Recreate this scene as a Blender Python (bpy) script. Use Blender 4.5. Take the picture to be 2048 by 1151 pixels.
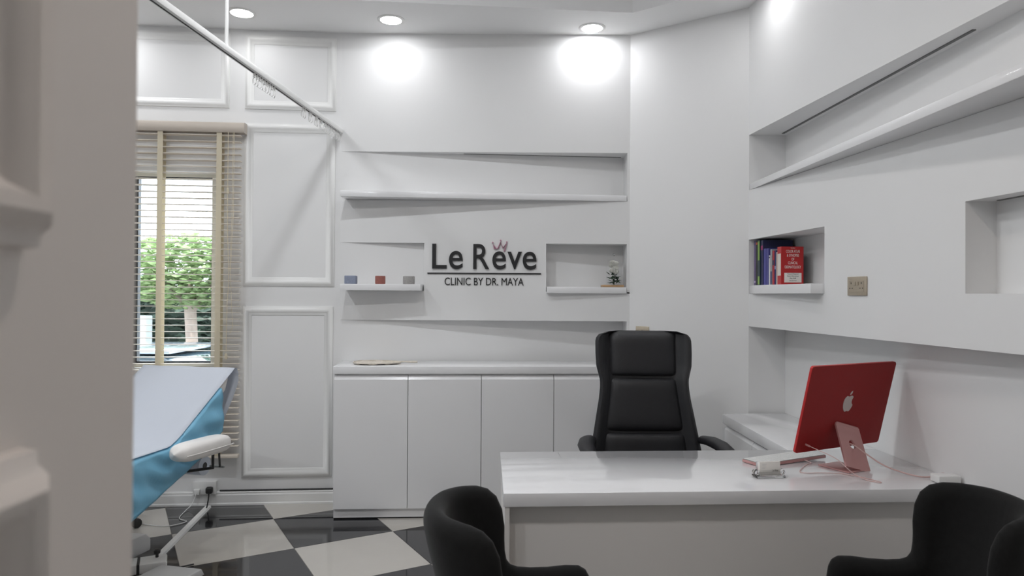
import bpy, bmesh, math, random
from mathutils import Vector, Matrix
random.seed(7)
for o in list(bpy.data.objects): bpy.data.objects.remove(o)
SC = bpy.context.scene
COL = SC.collection
V = Vector

# ------------------------------------------------------------------ camera
FPX = 1386.0; CAMH = 1.478
cam_d = bpy.data.cameras.new('camera'); cam = bpy.data.objects.new('camera', cam_d); COL.objects.link(cam)
cam_d.sensor_width = 36; cam_d.sensor_fit = 'HORIZONTAL'; cam_d.lens = FPX*36/2048
pit = math.atan(13.3/FPX); rol = 0.006
fw = V((0, math.cos(pit), math.sin(pit))); u0 = V((0, -math.sin(pit), math.cos(pit))); X = V((1, 0, 0))
rt = math.cos(rol)*X + math.sin(rol)*u0; upv = math.cos(rol)*u0 - math.sin(rol)*X
cam.matrix_world = Matrix(((rt.x, upv.x, -fw.x, 0), (rt.y, upv.y, -fw.y, 0), (rt.z, upv.z, -fw.z, CAMH), (0, 0, 0, 1)))
cam_d.clip_start = 0.02; cam_d.clip_end = 200
cam_d.dof.use_dof = True; cam_d.dof.focus_distance = 4.2; cam_d.dof.aperture_fstop = 4.5
SC.camera = cam
# ------------------------------------------------------------------ world, sun, exposure
w = bpy.data.worlds.new('sky'); SC.world = w; w.use_nodes = True
bg = w.node_tree.nodes['Background']; bg.inputs[0].default_value = (0.80, 0.90, 1.0, 1); bg.inputs[1].default_value = 6.5
sd = bpy.data.lights.new('sun', 'SUN'); sd.energy = 4.0; sd.angle = 0.01; sd.color = (1, 0.96, 0.88)
sun = bpy.data.objects.new('sun', sd); COL.objects.link(sun); sun.rotation_euler = (math.radians(38), math.radians(-12), 0)
SC.view_settings.view_transform = 'Standard'; SC.view_settings.look = 'None'
SC.view_settings.gamma = 1; SC.view_settings.use_curve_mapping = False
SC.view_settings.exposure = 0.10
LAMP_W = 2.4

# ------------------------------------------------------------------ materials
def mat(name, col, rough=0.5, metal=0.0, noise=0.0, nscale=30.0, bump=0.0, bscale=200.0, coat=0.0, spec=0.5, **kw):
    m = bpy.data.materials.new(name); m.use_nodes = True
    nt = m.node_tree; b = nt.nodes['Principled BSDF']
    b.inputs['Base Color'].default_value = (*col, 1); b.inputs['Roughness'].default_value = rough
    b.inputs['Metallic'].default_value = metal; b.inputs['Coat Weight'].default_value = coat
    b.inputs['Coat Roughness'].default_value = 0.03
    b.inputs['Specular IOR Level'].default_value = spec
    for k, v in kw.items(): b.inputs[k.replace('_', ' ')].default_value = v
    if noise or bump:
        tc = nt.nodes.new('ShaderNodeTexCoord')
    if noise:
        n = nt.nodes.new('ShaderNodeTexNoise'); n.inputs['Scale'].default_value = nscale; n.inputs['Detail'].default_value = 4
        nt.links.new(tc.outputs['Object'], n.inputs['Vector'])
        r = nt.nodes.new('ShaderNodeMix'); r.data_type = 'RGBA'
        r.inputs[6].default_value = (*[max(0, c*(1-noise)) for c in col], 1)
        r.inputs[7].default_value = (*[min(1, c*(1+noise)) for c in col], 1)
        nt.links.new(n.outputs['Fac'], r.inputs[0]); nt.links.new(r.outputs[2], b.inputs['Base Color'])
    if bump:
        n2 = nt.nodes.new('ShaderNodeTexNoise'); n2.inputs['Scale'].default_value = bscale; n2.inputs['Detail'].default_value = 3
        nt.links.new(tc.outputs['Object'], n2.inputs['Vector'])
        bp = nt.nodes.new('ShaderNodeBump'); bp.inputs['Strength'].default_value = bump; bp.inputs['Distance'].default_value = 0.004
        nt.links.new(n2.outputs['Fac'], bp.inputs['Height']); nt.links.new(bp.outputs[0], b.inputs['Normal'])
    return m
def emat(name, col, s):
    m = bpy.data.materials.new(name); m.use_nodes = True; b = m.node_tree.nodes['Principled BSDF']
    b.inputs['Base Color'].default_value = (*col, 1); b.inputs['Emission Color'].default_value = (*col, 1)
    b.inputs['Emission Strength'].default_value = s
    return m
M = dict(
 wall=mat('wall_paint', (.80, .80, .80), .55, noise=.01, nscale=3, bump=.03, bscale=300),
 ceil=mat('ceiling_paint', (.89, .89, .89), .7, noise=.01, nscale=3),
 mould=mat('moulding_paint', (.82, .82, .81), .35, noise=.01, nscale=6),
 lacq=mat('white_lacquer', (.82, .82, .83), .22, noise=.008, nscale=4, coat=.3),
 desk=mat('desk_gloss', (.80, .80, .815), .16, noise=.006, nscale=5, coat=1.0),
 dpanel=mat('desk_panel', (.74, .72, .70), .45, noise=.01, nscale=4),
 tw=mat('tile_white', (.52, .495, .455), .12, noise=.04, nscale=6, coat=.3),
 tb=mat('tile_black', (.022, .022, .024), .06, noise=.2, nscale=10, coat=.2),
 grout=mat('grout', (.30, .29, .27), .8, noise=.1),
 slot=mat('light_slot_grey', (.16, .16, .16), .6, noise=.1),
 nwall=mat('entrance_paint', (.80, .755, .72), .55, noise=.01, nscale=3),
 dark=mat('dark_gap', (.015, .015, .016), .6, noise=.1),
 leather=mat('black_leather', (.012, .012, .0145), .48, noise=.15, nscale=40, bump=.25, bscale=350),
 fabric=mat('black_velvet', (.010, .010, .010), .9, noise=.25, nscale=60, bump=.3, bscale=600, spec=.2, Sheen_Weight=.12, Sheen_Roughness=.4),
 chrome=mat('chrome', (.75, .75, .76), .15, 1.0, noise=.02),
 steel=mat('grey_steel', (.35, .37, .37), .35, .9, noise=.05),
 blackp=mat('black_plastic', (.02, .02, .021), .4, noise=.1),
 whitep=mat('white_plastic', (.78, .78, .77), .35, noise=.01),
 blind=mat('blind_slat', (.78, .71, .62), .45, noise=.05, nscale=12),
 valance=mat('blind_valance', (.52, .46, .40), .45, noise=.05, nscale=12),
 tape=mat('blind_tape', (.80, .74, .60), .8, noise=.05, Transmission_Weight=.0, Subsurface_Weight=.0),
 frame=mat('window_frame', (.74, .71, .62), .4, noise=.02),
 gasket=mat('window_gasket', (.03, .035, .037), .5, noise=.1),
 glass=mat('glass', (1, 1, 1), .0, noise=0, Transmission_Weight=1.0, IOR=1.05),
 acrylic=mat('acrylic', (1, 1, 1), .02, Transmission_Weight=1.0, IOR=1.45),
 red=mat('red_aluminium', (.30, .012, .012), .4, .25, spec=.3, noise=.05, nscale=20),
 redl=mat('red_edge', (.55, .03, .03), .3, .4, noise=.03),
 pinkm=mat('pink_metal', (.55, .30, .29), .35, .4, noise=.03),
 pinkc=mat('pink_cable', (.62, .42, .40), .6, noise=.06, nscale=400),
 logo=mat('pale_logo', (.62, .55, .53), .25, .5, noise=.02),
 ink=mat('sign_black', (.018, .018, .02), .35, noise=.1),
 inkp=mat('print_black', (.03, .03, .03), .6, noise=.1),
 inkw=mat('print_white', (.85, .82, .78), .6, noise=.02),
 pinkk=mat('crown_pink', (.50, .27, .35), .35, .2, noise=.35, nscale=18),
 paper=mat('white_paper', (.72, .76, .83), .7, noise=.02, nscale=10, bump=.05, bscale=40),
 blue=mat('blue_plastic', (.27, .62, .84), .35, noise=.12, nscale=9, bump=.25, bscale=22),
 vinyl=mat('white_vinyl', (.78, .76, .74), .4, noise=.02),
 brass=mat('brushed_beige', (.52, .45, .35), .3, .6, noise=.06, nscale=60),
 wood=mat('light_wood', (.52, .33, .17), .5, noise=.2, nscale=30),
 straw=mat('woven_straw', (.70, .64, .56), .7, noise=.2, nscale=80, bump=.3, bscale=300),
 leaf=mat('leaf_green', (.05, .10, .06), .5, noise=.4, nscale=60),
 petal=mat('white_petal', (.78, .78, .72), .6, noise=.05),
 cbl=mat('clay_blue', (.24, .27, .36), .8, noise=.25, nscale=90),
 crd=mat('clay_red', (.33, .12, .10), .8, noise=.25, nscale=90),
 cgr=mat('clay_grey', (.36, .35, .34), .8, noise=.35, nscale=140),
 shadeg=mat('base_grey', (.62, .62, .62), .45, noise=.02),
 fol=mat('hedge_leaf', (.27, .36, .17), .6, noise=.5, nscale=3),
 fol2=mat('hedge_leaf_shaded', (.045, .07, .05), .6, noise=.5, nscale=3),  # leaf colour darkened to paint in the shade behind the trees
 bark=mat('bark', (.30, .24, .20), .9, noise=.3, nscale=8, bump=.6, bscale=20),
 asph=mat('asphalt', (.30, .30, .30), .9, noise=.2, nscale=8),
 conc=mat('concrete', (.32, .34, .34), .9, noise=.1, nscale=5),
 car=mat('car_paint', (.42, .47, .52), .2, .5, noise=.02, coat=.8),
 carg=mat('car_glass', (.03, .05, .06), .05, noise=.1, coat=.5),
)
def translucent(name, f):
    nt = M[name].node_tree; b_ = nt.nodes['Principled BSDF']; o_ = nt.nodes['Material Output']; t_ = nt.nodes.new('ShaderNodeBsdfTranslucent'); x_ = nt.nodes.new('ShaderNodeMixShader')
    t_.inputs[0].default_value = b_.inputs['Base Color'].default_value; x_.inputs[0].default_value = f
    nt.links.new(b_.outputs[0], x_.inputs[1]); nt.links.new(t_.outputs[0], x_.inputs[2]); nt.links.new(x_.outputs[0], o_.inputs[0])
translucent('paper', .3); translucent('blue', .25); translucent('tape', .4); translucent('fol', .4)
emit = emat('lamp_face', (1, .99, .97), 14.0)

# ------------------------------------------------------------------ mesh helpers
class MB:
    def __init__(s): s.bm = bmesh.new()
    def poly(s, pts, faces):
        vs = [s.bm.verts.new(p) for p in pts]
        for f in faces:
            try: s.bm.faces.new([vs[i] for i in f])
            except ValueError: pass
        return vs
    def prism(s, plan, z0, z1):
        n = len(plan)
        a = sum(plan[i][0]*plan[(i+1) % n][1]-plan[(i+1) % n][0]*plan[i][1] for i in range(n))
        if a < 0: plan = plan[::-1]
        s.poly([(x, y, z0) for x, y in plan]+[(x, y, z1) for x, y in plan],
               [tuple(range(n-1, -1, -1)), tuple(range(n, 2*n))]+[(i, (i+1) % n, n+(i+1) % n, n+i) for i in range(n)])
        return s
    def box(s, c, d, R=None):
        pts = []
        for dz in (-.5, .5):
            for dx, dy in ((-.5, -.5), (.5, -.5), (.5, .5), (-.5, .5)):
                p = V((dx*d[0], dy*d[1], dz*d[2]))
                if R is not None: p = R @ p
                pts.append(V(c)+p)
        s.poly(pts, [(3, 2, 1, 0), (4, 5, 6, 7), (0, 1, 5, 4), (1, 2, 6, 5), (2, 3, 7, 6), (3, 0, 4, 7)]); return s
    def bevel(s, off, seg=2):
        bmesh.ops.bevel(s.bm, geom=list(s.bm.edges), offset=off, segments=seg, profile=.5, affect='EDGES', clamp_overlap=True); return s
    def tube(s, path, r, n=8, cap=True):
        path = [V(p) for p in path]; rings = []; prev = None
        for i, p in enumerate(path):
            t = (path[min(i+1, len(path)-1)]-path[max(i-1, 0)])
            t = t.normalized() if t.length > 1e-9 else V((0, 0, 1))
            if prev is None: a = t.orthogonal().normalized()
            else:
                a = prev-t*prev.dot(t); a = a.normalized() if a.length > 1e-6 else t.orthogonal().normalized()
            prev = a; b = t.cross(a); rr = r[i] if isinstance(r, (list, tuple)) else r
            rings.append([s.bm.verts.new(p+(a*math.cos(2*math.pi*k/n)+b*math.sin(2*math.pi*k/n))*rr) for k in range(n)])
        for i in range(len(rings)-1):
            for k in range(n):
                s.bm.faces.new((rings[i][k], rings[i][(k+1) % n], rings[i+1][(k+1) % n], rings[i+1][k]))
        if cap:
            s.bm.faces.new(rings[0][::-1]); s.bm.faces.new(rings[-1])
        return s
    def lathe(s, prof, c=(0, 0, 0), n=24, ax=None):
        R = V((0, 0, 1)).rotation_difference(V(ax)).to_matrix() if ax is not None else Matrix.Identity(3)
        rings = []
        for r, z in prof:
            rings.append([s.bm.verts.new(V(c)+R@V((r*math.cos(2*math.pi*k/n), r*math.sin(2*math.pi*k/n), z))) for k in range(n)])
        for i in range(len(rings)-1):
            for k in range(n): s.bm.faces.new((rings[i][k], rings[i][(k+1) % n], rings[i+1][(k+1) % n], rings[i+1][k]))
        s.bm.faces.new(rings[0][::-1]); s.bm.faces.new(rings[-1]); return s
    def grid(s, fn, nu, nv, closeu=False):
        vs = [[s.bm.verts.new(fn(i/nu, j/nv)) for j in range(nv+1)] for i in range(nu+(0 if closeu else 1))]
        L = len(vs)
        for i in range(nu):
            for j in range(nv):
                s.bm.faces.new((vs[i][j], vs[(i+1) % L][j], vs[(i+1) % L][j+1], vs[i][j+1]))
        return vs
    def build(s, name, m, parent=None, smooth=None, fixn=True):
        if fixn: bmesh.ops.recalc_face_normals(s.bm, faces=list(s.bm.faces))
        me = bpy.data.meshes.new(name); s.bm.to_mesh(me); s.bm.free()
        return link(name, me, m, parent, smooth)
def link(name, me, m, parent=None, smooth=None):
    if m is not None: me.materials.append(M[m] if isinstance(m, str) else m)
    if smooth is not None:
        for p in me.polygons: p.use_smooth = True
        me.set_sharp_from_angle(angle=math.radians(smooth))
    o = bpy.data.objects.new(name, me); COL.objects.link(o)
    if parent is not None: o.parent = parent; o.matrix_parent_inverse = parent_world(parent).inverted()
    return o
def parent_world(p):
    m = p.matrix_basis.copy()
    while p.parent is not None:
        m = p.parent.matrix_basis @ p.matrix_parent_inverse @ m; p = p.parent
    return m
def tag(o, label, cat, group=None):
    o['label'] = label; o['category'] = cat
    if group: o['group'] = group
    return o
def struct(o, label=None):
    o['kind'] = 'structure'
    if label: o['label'] = label
    return o
def thing(name, loc, label, cat, group=None):
    o = bpy.data.objects.new(name, None); COL.objects.link(o); o.location = loc; o.empty_display_size = .05
    return tag(o, label, cat, group)
def boxpart(name, c, d, m, parent=None, R=None, bev=.002, seg=2):
    b = MB().box(c, d, R)
    if bev: b.bevel(bev, seg)
    return b.build(name, m, parent, smooth=35)
def rotz(a): return Matrix.Rotation(a, 3, 'Z')
def text_mesh(body, w_, h_, depth, spacing=1.0, bold=0.0):
    cu = bpy.data.curves.new('txt', 'FONT'); cu.body = body; cu.extrude = .02; cu.space_character = spacing; cu.resolution_u = 6; cu.offset = bold
    ob = bpy.data.objects.new('txt', cu); COL.objects.link(ob)
    dg = bpy.context.evaluated_depsgraph_get(); me = bpy.data.meshes.new_from_object(ob.evaluated_get(dg))
    bpy.data.objects.remove(ob); bpy.data.curves.remove(cu); me.materials.clear()
    xs = [v.co.x for v in me.vertices]; ys = [v.co.y for v in me.vertices]; zs = [v.co.z for v in me.vertices]
    if h_ is None: h_ = w_*(max(ys)-min(ys))/(max(xs)-min(xs))
    if w_ is None: w_ = h_*(max(xs)-min(xs))/(max(ys)-min(ys))
    for v in me.vertices:
        v.co = V(((v.co.x-min(xs))/(max(xs)-min(xs))*w_, (v.co.y-min(ys))/(max(ys)-min(ys))*h_, (v.co.z-min(zs))/(max(zs)-min(zs))*depth))
    return me
def text_on(body, origin, right, up, w_, h_, depth, m, name, parent, spacing=1.0, bold=0.0):
    me = text_mesh(body, w_, h_, depth, spacing, bold); r = V(right).normalized(); u = V(up).normalized(); n = r.cross(u)
    for v in me.vertices: v.co = V(origin)+r*v.co.x+u*v.co.y+n*v.co.z
    return link(name, me, m, parent)

# ------------------------------------------------------------------ room constants
CE = 3.332; Y1 = 4.923; XL = -1.222; M0 = .085
def p0y(x): return Y1+M0*(x-XL)
N0 = V((M0, -1, 0)).normalized(); T0 = V((1, M0, 0)).normalized()
def wp(x, off, z): return V((x, p0y(x), z))+N0*off
XR = .835; CX, CY = 1.515, 4.435               # right end of feature wall, corner of angled wall
def w1x(y): return CX-.101*(y-CY)
def w0x(y): return 1.751-.037*(y-4.441)
YB = -2.2; XLEFT = -4.3

# ------------------------------------------------------------------ floor of single tiles
fl = MB(); fl.prism([(XLEFT, YB), (2.1, YB), (2.1, 5.2), (XLEFT, 5.2)], -.2, -.004)
floor = struct(fl.build('floor', 'grout'), 'glossy black and white chequered tile floor laid on the diagonal')
ea = math.radians(29.9); te = V((math.cos(ea), math.sin(ea), 0)); tg = V((math.sin(ea), -math.cos(ea), 0)); TA = V((-1.554, 4.556, 0)); TS = .6
tm = {}
for k in 'tw', 'tb':
    b = MB(); b.box((0, 0, -.002), (TS-.003, TS-.003, .004), rotz(ea)); b.bevel(.0006, 1)
    bmesh.ops.recalc_face_normals(b.bm, faces=list(b.bm.faces)); me = bpy.data.meshes.new('floor_tile'); b.bm.to_mesh(me); b.bm.free(); me.materials.append(M[k]); tm[k] = me
for i in range(-9, 10):
    for j in range(-5, 14):
        c = TA+te*(i+.5)*TS+tg*(j+.5)*TS
        if XLEFT+.1 < c.x < 1.95 and YB+.1 < c.y < p0y(c.x)+.36 and c.y < 5.1:
            o = bpy.data.objects.new('floor_tile', tm['tb' if (i+j) % 2 == 0 else 'tw']); COL.objects.link(o)
            o.location = c; o.parent = floor

# ------------------------------------------------------------------ walls
WX0, WX1, WZ0, WZ1 = -3.35, -2.053, .955, 2.325       # window opening in the panelled wall
def wallseg(b, x0, x1, z0, z1, th=.22):
    b.prism([(x0, p0y(x0)), (x1, p0y(x1)), (x1-N0.x*th, p0y(x1)-N0.y*th), (x0-N0.x*th, p0y(x0)-N0.y*th)], z0, z1)
b = MB()
wallseg(b, XLEFT, WX0, 0, CE+.5); wallseg(b, WX1, 1.05, 0, CE+.5); wallseg(b, WX0, WX1, 0, WZ0); wallseg(b, WX0, WX1, WZ1, CE+.5)
wall_back = struct(b.build('wall_back', 'wall'), 'white panelled wall with the window')
PROF = [(0, 0), (.001, .008), (.008, .011), (.014, .019), (.022, .023), (.031, .021), (.040, .012), (.050, .007), (.060, .004), (.062, 0)]
def moulding(name, o, r, u, n, w_, h_, parent, m='mould', k_=1.0):
    """mitred picture-frame moulding, outer rectangle w x h from corner o"""
    b = MB(); loops = []
    for q, hgt in PROF:
        loops.append([b.bm.verts.new(o+r*a+u*c+n*hgt*k_) for a, c in ((q, q), (w_-q, q), (w_-q, h_-q), (q, h_-q))])
    for i in range(len(loops)-1):
        for k in range(4):
            b.bm.faces.new((loops[i][k], loops[i][(k+1) % 4], loops[i+1][(k+1) % 4], loops[i+1][k]))
    for k in range(4): b.bm.faces.new((loops[-1][k], loops[-1][(k+1) % 4], loops[0][(k+1) % 4], loops[0][k]))
    return b.build(name, m, parent, smooth=50)
for x0, x1, z0, z1 in ((-3.3, -1.99, 2.775, 3.30), (-1.887, -1.258, 2.773, 3.292), (-1.888, -1.262, 1.528, 2.672), (-1.888, -1.268, .187, 1.384)):
    moulding('panel_moulding', wp(x0, 0, z0), T0, V((0, 0, 1)), N0, (x1-x0)/T0.x, z1-z0, wall_back)

# feature wall: wedge proud of the panelled wall, with recesses
b = MB()
def fseg(x0, x1, z0, z1): b.prism([(x0, Y1), (x1, Y1), (x1, p0y(x1)+.03), (x0, p0y(x0)+.03)], z0, z1)
XE = .86
fseg(XL, XE, 2.49, CE+.02)
fseg(.817, XE, 2.1455, 2.49); fseg(XL, XE, 1.842, 2.1455)
fseg(-.626, .241, 1.50, 1.842); fseg(.815, XE, 1.49, 1.842); fseg(XL, XE, 1.2935, 1.50)
fseg(.817, XE, 0, 1.2935)
wall_feature = struct(b.build('wall_back_feature', 'wall'), 'white recessed feature wall carrying the clinic sign')
boxpart('light_slot', (.22, Y1+.105, 2.4885), (1.15, .008, .004), 'slot', wall_feature, rotz(M0), 0)

# angled wall, then the return behind the side counter
b = MB()
b.prism([(XR, Y1), (CX, CY), (1.751, 4.441), (2.0, 4.441), (2.0, 5.3), (XR, 5.3)], 0, CE+.5)
wall_corner = struct(b.build('wall_corner', 'wall'), 'white angled wall between the sign wall and the right wall')
b = MB(); b.prism([(w0x(4.5), 4.5), (w0x(YB), YB), (2.3, YB), (2.3, 4.5)], 0, CE+.5)
wall_right = struct(b.build('wall_right', 'wall'), 'white right wall beside the desk')
b = MB(); YE = .9
def rseg(y0, y1, z0, z1): b.prism([(w1x(y0), y0), (w1x(y1), y1), (w0x(y1)+.02, y1), (w0x(y0)+.02, y0)], z0, z1)
rseg(YE, CY, 2.51, CE+.02)
rseg(YE, CY, 1.838, 2.155)
rseg(3.558, 2.599, 1.492, 1.838); rseg(1.75, YE, 1.492, 1.838); rseg(YE, CY, 1.285, 1.492)
wall_rf = struct(b.build('wall_right_feature', 'wall'), 'white right wall bulkhead with book niche and long shelf recess')
b = MB(); b.prism([(w0x(4.38)-.05, 4.38), (w0x(2.66)-.05, 2.66), (w0x(2.66)-.035, 2.66), (w0x(4.38)-.035, 4.38)], 2.506, 2.512); b.build('light_slot', 'slot', wall_rf)
b = MB(); b.prism([(w0x(2.56)-.03, 2.56), (w0x(1.8)-.03, 1.8), (w0x(1.8)-.018, 1.8), (w0x(2.56)-.018, 2.56)], 1.835, 1.84); b.build('light_slot', 'slot', wall_rf)
# unseen sides of the room
b = MB(); b.box((XLEFT-.1, 1.5, 1.9), (.2, 7.6, 3.8)); struct(b.build('wall_left', 'wall'))
b = MB(); b.box((-1.0, YB-.1, 1.9), (7, .2, 3.8)); struct(b.build('wall_front', 'wall'))
# near wall end at the left of the picture, with the same panel mouldings
FX, FY = -.333, .612
b = MB(); b.box((FX-.09, (FY-1.4)/2, 1.66), (.18, FY+1.4, 3.335)); 
wall_near = struct(b.build('wall_entrance', 'nwall'), 'blurred white wall end with panel mouldings close to the camera')
for z0, z1 in ((1.507, 2.672), (.187, 1.372), (2.773, 3.292)):
    moulding('panel_moulding', V((FX, -.5, z0)), V((0, 1, 0)), V((0, 0, 1)), V((1, 0, 0)), .972, z1-z0, wall_near, 'nwall', 1.5)

# ceiling border with raised tray
tray = [(-3.4, 4.357-.095*2.335), (.78, 4.533), (1.16, 4.255), (1.42, 1.4), (1.42, -1.4), (-3.4, -1.4)]
outer = [(XLEFT-.2, YB-.2), (2.3, YB-.2), (2.3, 5.3), (XLEFT-.2, 5.3)]
b = MB(); es = []
for lp in (tray, outer):
    vs = [b.bm.verts.new((x, y, CE)) for x, y in lp]
    es += [b.bm.edges.new((vs[i], vs[(i+1) % len(vs)])) for i in range(len(vs))]
bmesh.ops.triangle_fill(b.bm, edges=es, use_beauty=True)
n = len(tray)
b.poly([(x, y, CE) for x, y in tray]+[(x, y, CE+.28) for x, y in tray], [(i, (i+1) % n, n+(i+1) % n, n+i) for i in range(n)]+[tuple(range(n, 2*n))])
bmesh.ops.remove_doubles(b.bm, verts=list(b.bm.verts), dist=1e-5)
ceiling = struct(b.build('ceiling', 'ceil'), 'white ceiling with a raised tray')
b = MB(); b.box((-1, 1.5, CE+.45), (7.2, 8, .1)); struct(b.build('ceiling_slab', 'ceil'))

# skirting
b = MB(); pf = [(0, 0), (.022, 0), (.022, .012), (.018, .018), (.018, .07), (.012, .082), (.016, .086), (.012, .094), (0, .096)]
rings = [[b.bm.verts.new(wp(x, q, z)) for q, z in pf] for x in (XLEFT, -1.16)]
for k in range(len(pf)): b.bm.faces.new((rings[0][k], rings[1][k], rings[1][(k+1) % len(pf)], rings[0][(k+1) % len(pf)]))
b.bm.faces.new(rings[0]); b.bm.faces.new(rings[1][::-1])
struct(b.build('baseboard_back', 'mould'), 'white profiled baseboard under the panelled wall')

# ------------------------------------------------------------------ window
win = struct(bpy.data.objects.new('window_1', None), 'tall window behind the wooden blind'); COL.objects.link(win); win.location = wp(-2.7, -.1, WZ0)
def wbox(name, x0, x1, z0, z1, o0, o1, m, parent=win):
    b = MB(); b.prism([tuple(wp(x0, o0, 0)[:2]), tuple(wp(x1, o0, 0)[:2]), tuple(wp(x1, o1, 0)[:2]), tuple(wp(x0, o1, 0)[:2])], z0, z1)
    return b.build(name, m, parent)
for nm, x0, x1, z0, z1 in (('frame_rail', WX0, WX1, WZ1-.03, WZ1), ('frame_rail', WX0, WX1, WZ0, WZ0+.025), ('frame_stile', WX1-.07, WX1, WZ0+.025, WZ1-.03), ('frame_stile', WX0, WX0+.06, WZ0+.025, WZ1-.03), ('mullion', -2.735, -2.655, WZ0+.025, WZ1-.03)):
    wbox(nm, x0, x1, z0, z1, -.06, -.13, 'frame')
for x0, x1 in ((-2.655, WX1-.07), (WX0+.06, -2.735)):
    z0, z1 = WZ0+.025, WZ1-.03
    gl = wbox('pane', x0+.002, x1-.002, z0+.002, z1-.002, -.095, -.10, 'glass')
    wbox('gasket', x0, x0+.026, z0, z1, -.075, -.12, 'gasket', gl); wbox('gasket', x1-.006, x1, z0, z1, -.075, -.12, 'gasket', gl)
    wbox('gasket', x0+.026, x1-.006, z0, z0+.014, -.075, -.12, 'gasket', gl); wbox('gasket', x0+.026, x1-.006, z1-.008, z1, -.075, -.12, 'gasket', gl)

# ------------------------------------------------------------------ downlights
def downlight(x, y, label, power, z=CE, col=(.96, .97, 1.0)):
    t = thing('downlight', (x, y, z), label, 'ceiling light', 'round recessed downlights')
    MB().lathe([(.072, -.001), (.072, -.006), (.086, -.007), (.092, -.003), (.092, .0)], (x, y, z), 32).build('trim_ring', 'whitep', t, smooth=40)
    MB().lathe([(.0715, -.004), (.0715, -.002)], (x, y, z), 32).build('lamp_face', emit, t)
    l = bpy.data.lights.new('downlight_lamp', 'AREA'); l.shape = 'DISK'; l.size = .14; l.energy = power; l.color = col
    lo = bpy.data.objects.new('downlight_lamp', l); COL.objects.link(lo); lo.location = (x, y, z-.010); lo.parent = t; lo.matrix_parent_inverse = parent_world(t).inverted()
downlight(-1.80, 4.571, 'lit round ceiling downlight beside the curtain rail rod', .8)
downlight(-.83, 4.673, 'lit round ceiling downlight above the small left wall shelf', 1.7)
downlight(.545, 4.793, 'brightest ceiling downlight, washing the wall next to the angled corner', LAMP_W)
downlight(1.36, 4.0, 'ceiling downlight over the right wall, its glow at the top edge', .9)
downlight(-2.78, 4.49, 'added hidden ceiling downlight above the window blind', LAMP_W)  # added lamp hidden by the entrance wall, raises the ambient light
for x_, y_, w_, p_, c_ in ((-2.4, 2.9, 'left rear', 13, (.94, .97, 1)), (-.9, 3.0, 'middle rear', 15, (.94, .97, 1)), (.3, 3.05, 'right rear', 4, (.94, .97, 1)), (-2.4, .9, 'left front', 25, (.94, .96, 1)), (-.9, .9, 'middle front', 15, (.97, .97, .97)), (.3, .9, 'right front', 10.5, (1, .88, .79))):
    downlight(x_, y_, 'added unseen fill downlight in the raised ceiling tray, '+w_+' position', p_, CE+.28, c_)  # tray lamps added out of view as fill, power and tint tuned for ambient light
downlight(-3.8, 2.6, 'added unseen ceiling downlight over the left side of the room', LAMP_W)  # extra lamp added out of view to brighten the room
downlight(-3.8, .4, 'added unseen ceiling downlight behind the entrance wall', LAMP_W)  # also an added lamp out of view, for fill light

# ------------------------------------------------------------------ wall shelves
def shelf(plan, z0, z1, label):
    b = MB(); b.prism(plan, z0, z1); b.bevel(.002, 2); return tag(b.build('wall_shelf', 'lacq', smooth=35), label, 'shelf', 'white wall shelves')
def fy(x): return Y1-.003-M0*(.83-x)
shelf([(-1.184, fy(-1.184)), (.812, fy(.812)), (.812, p0y(.812)-.001), (-1.184, p0y(-1.184)-.001)], 2.146, 2.187, 'long white wedge shelf above the clinic sign')
shelf([(-1.175, 4.727), (-.633, 4.773), (-.633, p0y(-.633)-.001), (-1.175, p0y(-1.175)-.001)], 1.501, 1.546, 'short white shelf carrying three small coloured pots')
shelf([(.245, 4.873), (.810, 4.902), (.810, p0y(.81)-.001), (.245, p0y(.245)-.001)], 1.491, 1.535, 'short white shelf carrying the glass dome')
shelf([(CX+.002, CY-.01), (w0x(CY)-.001, CY-.01), (w0x(1.0)-.001, 1.0), (CX+.018*(CY-1.0), 1.0)], 2.156, 2.196, 'long glossy white shelf on the right wall')
shelf([(CX+.002, CY-.004), (w0x(CY)-.001, CY-.004), (w0x(3.562)-.001, 3.562), (w1x(3.7)-.055, 3.562), (w1x(4.3)-.02, 4.3)], 1.493, 1.545, 'short white shelf under the row of books')

# ------------------------------------------------------------------ clinic sign
sg = thing('wall_sign', (-.2, Y1, 1.54), 'black raised lettering of the clinic sign with pink crown', 'sign')
SR, SU = (1, 0, 0), (0, 0, 1); YS = Y1
def signx(px): return -.571+(px-864)/(1073-864)*(.172+.571)
for ch, x0, x1, z0, z1 in (('L', 865, 894, 1.660, 1.836), ('e', 898.5, 926, 1.657, 1.786), ('R', 947, 979, 1.658, 1.836), ('e', 985, 1012, 1.656, 1.785), ('v', 1015, 1044, 1.659, 1.783), ('e', 1045.5, 1073, 1.655, 1.783)):
    text_on(ch, (signx(x0), YS, z0), SR, SU, signx(x1)-signx(x0), z1-z0, .012, 'ink', 'letter', sg, 1.0, .006)
text_on('CLINIC BY DR. MAYA', (-.478, YS, 1.543), SR, SU, .560, .054, .006, 'ink', 'tagline', sg)
boxpart('underline', (-.198, YS-.004, 1.627), (.806, .008, .009), 'ink', sg, None, 0)
def crown(pts): return [V(((-.571+((850+x/8.19)-864)*.743/209), YS-.008, 1.6595+(537-(460+y/8.19))*.00355)) for x, y in pts]
cp = crown([(1140, 305), (1117, 232), (1165, 298), (1195, 296), (1238, 190), (1275, 288), (1335, 212), (1300, 345)])
cro = MB().tube(cp, .0062, 6).build('crown', 'pinkk', sg, smooth=60)
for p in crown([(1110, 200), (1240, 165), (1340, 192)]): MB().lathe([(.001, -.004), (.006, -.003), (.006, .003), (.001, .004)], p, 10, (0, 1, 0)).build('crown_dot', 'pinkk', cro, smooth=50)

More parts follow.
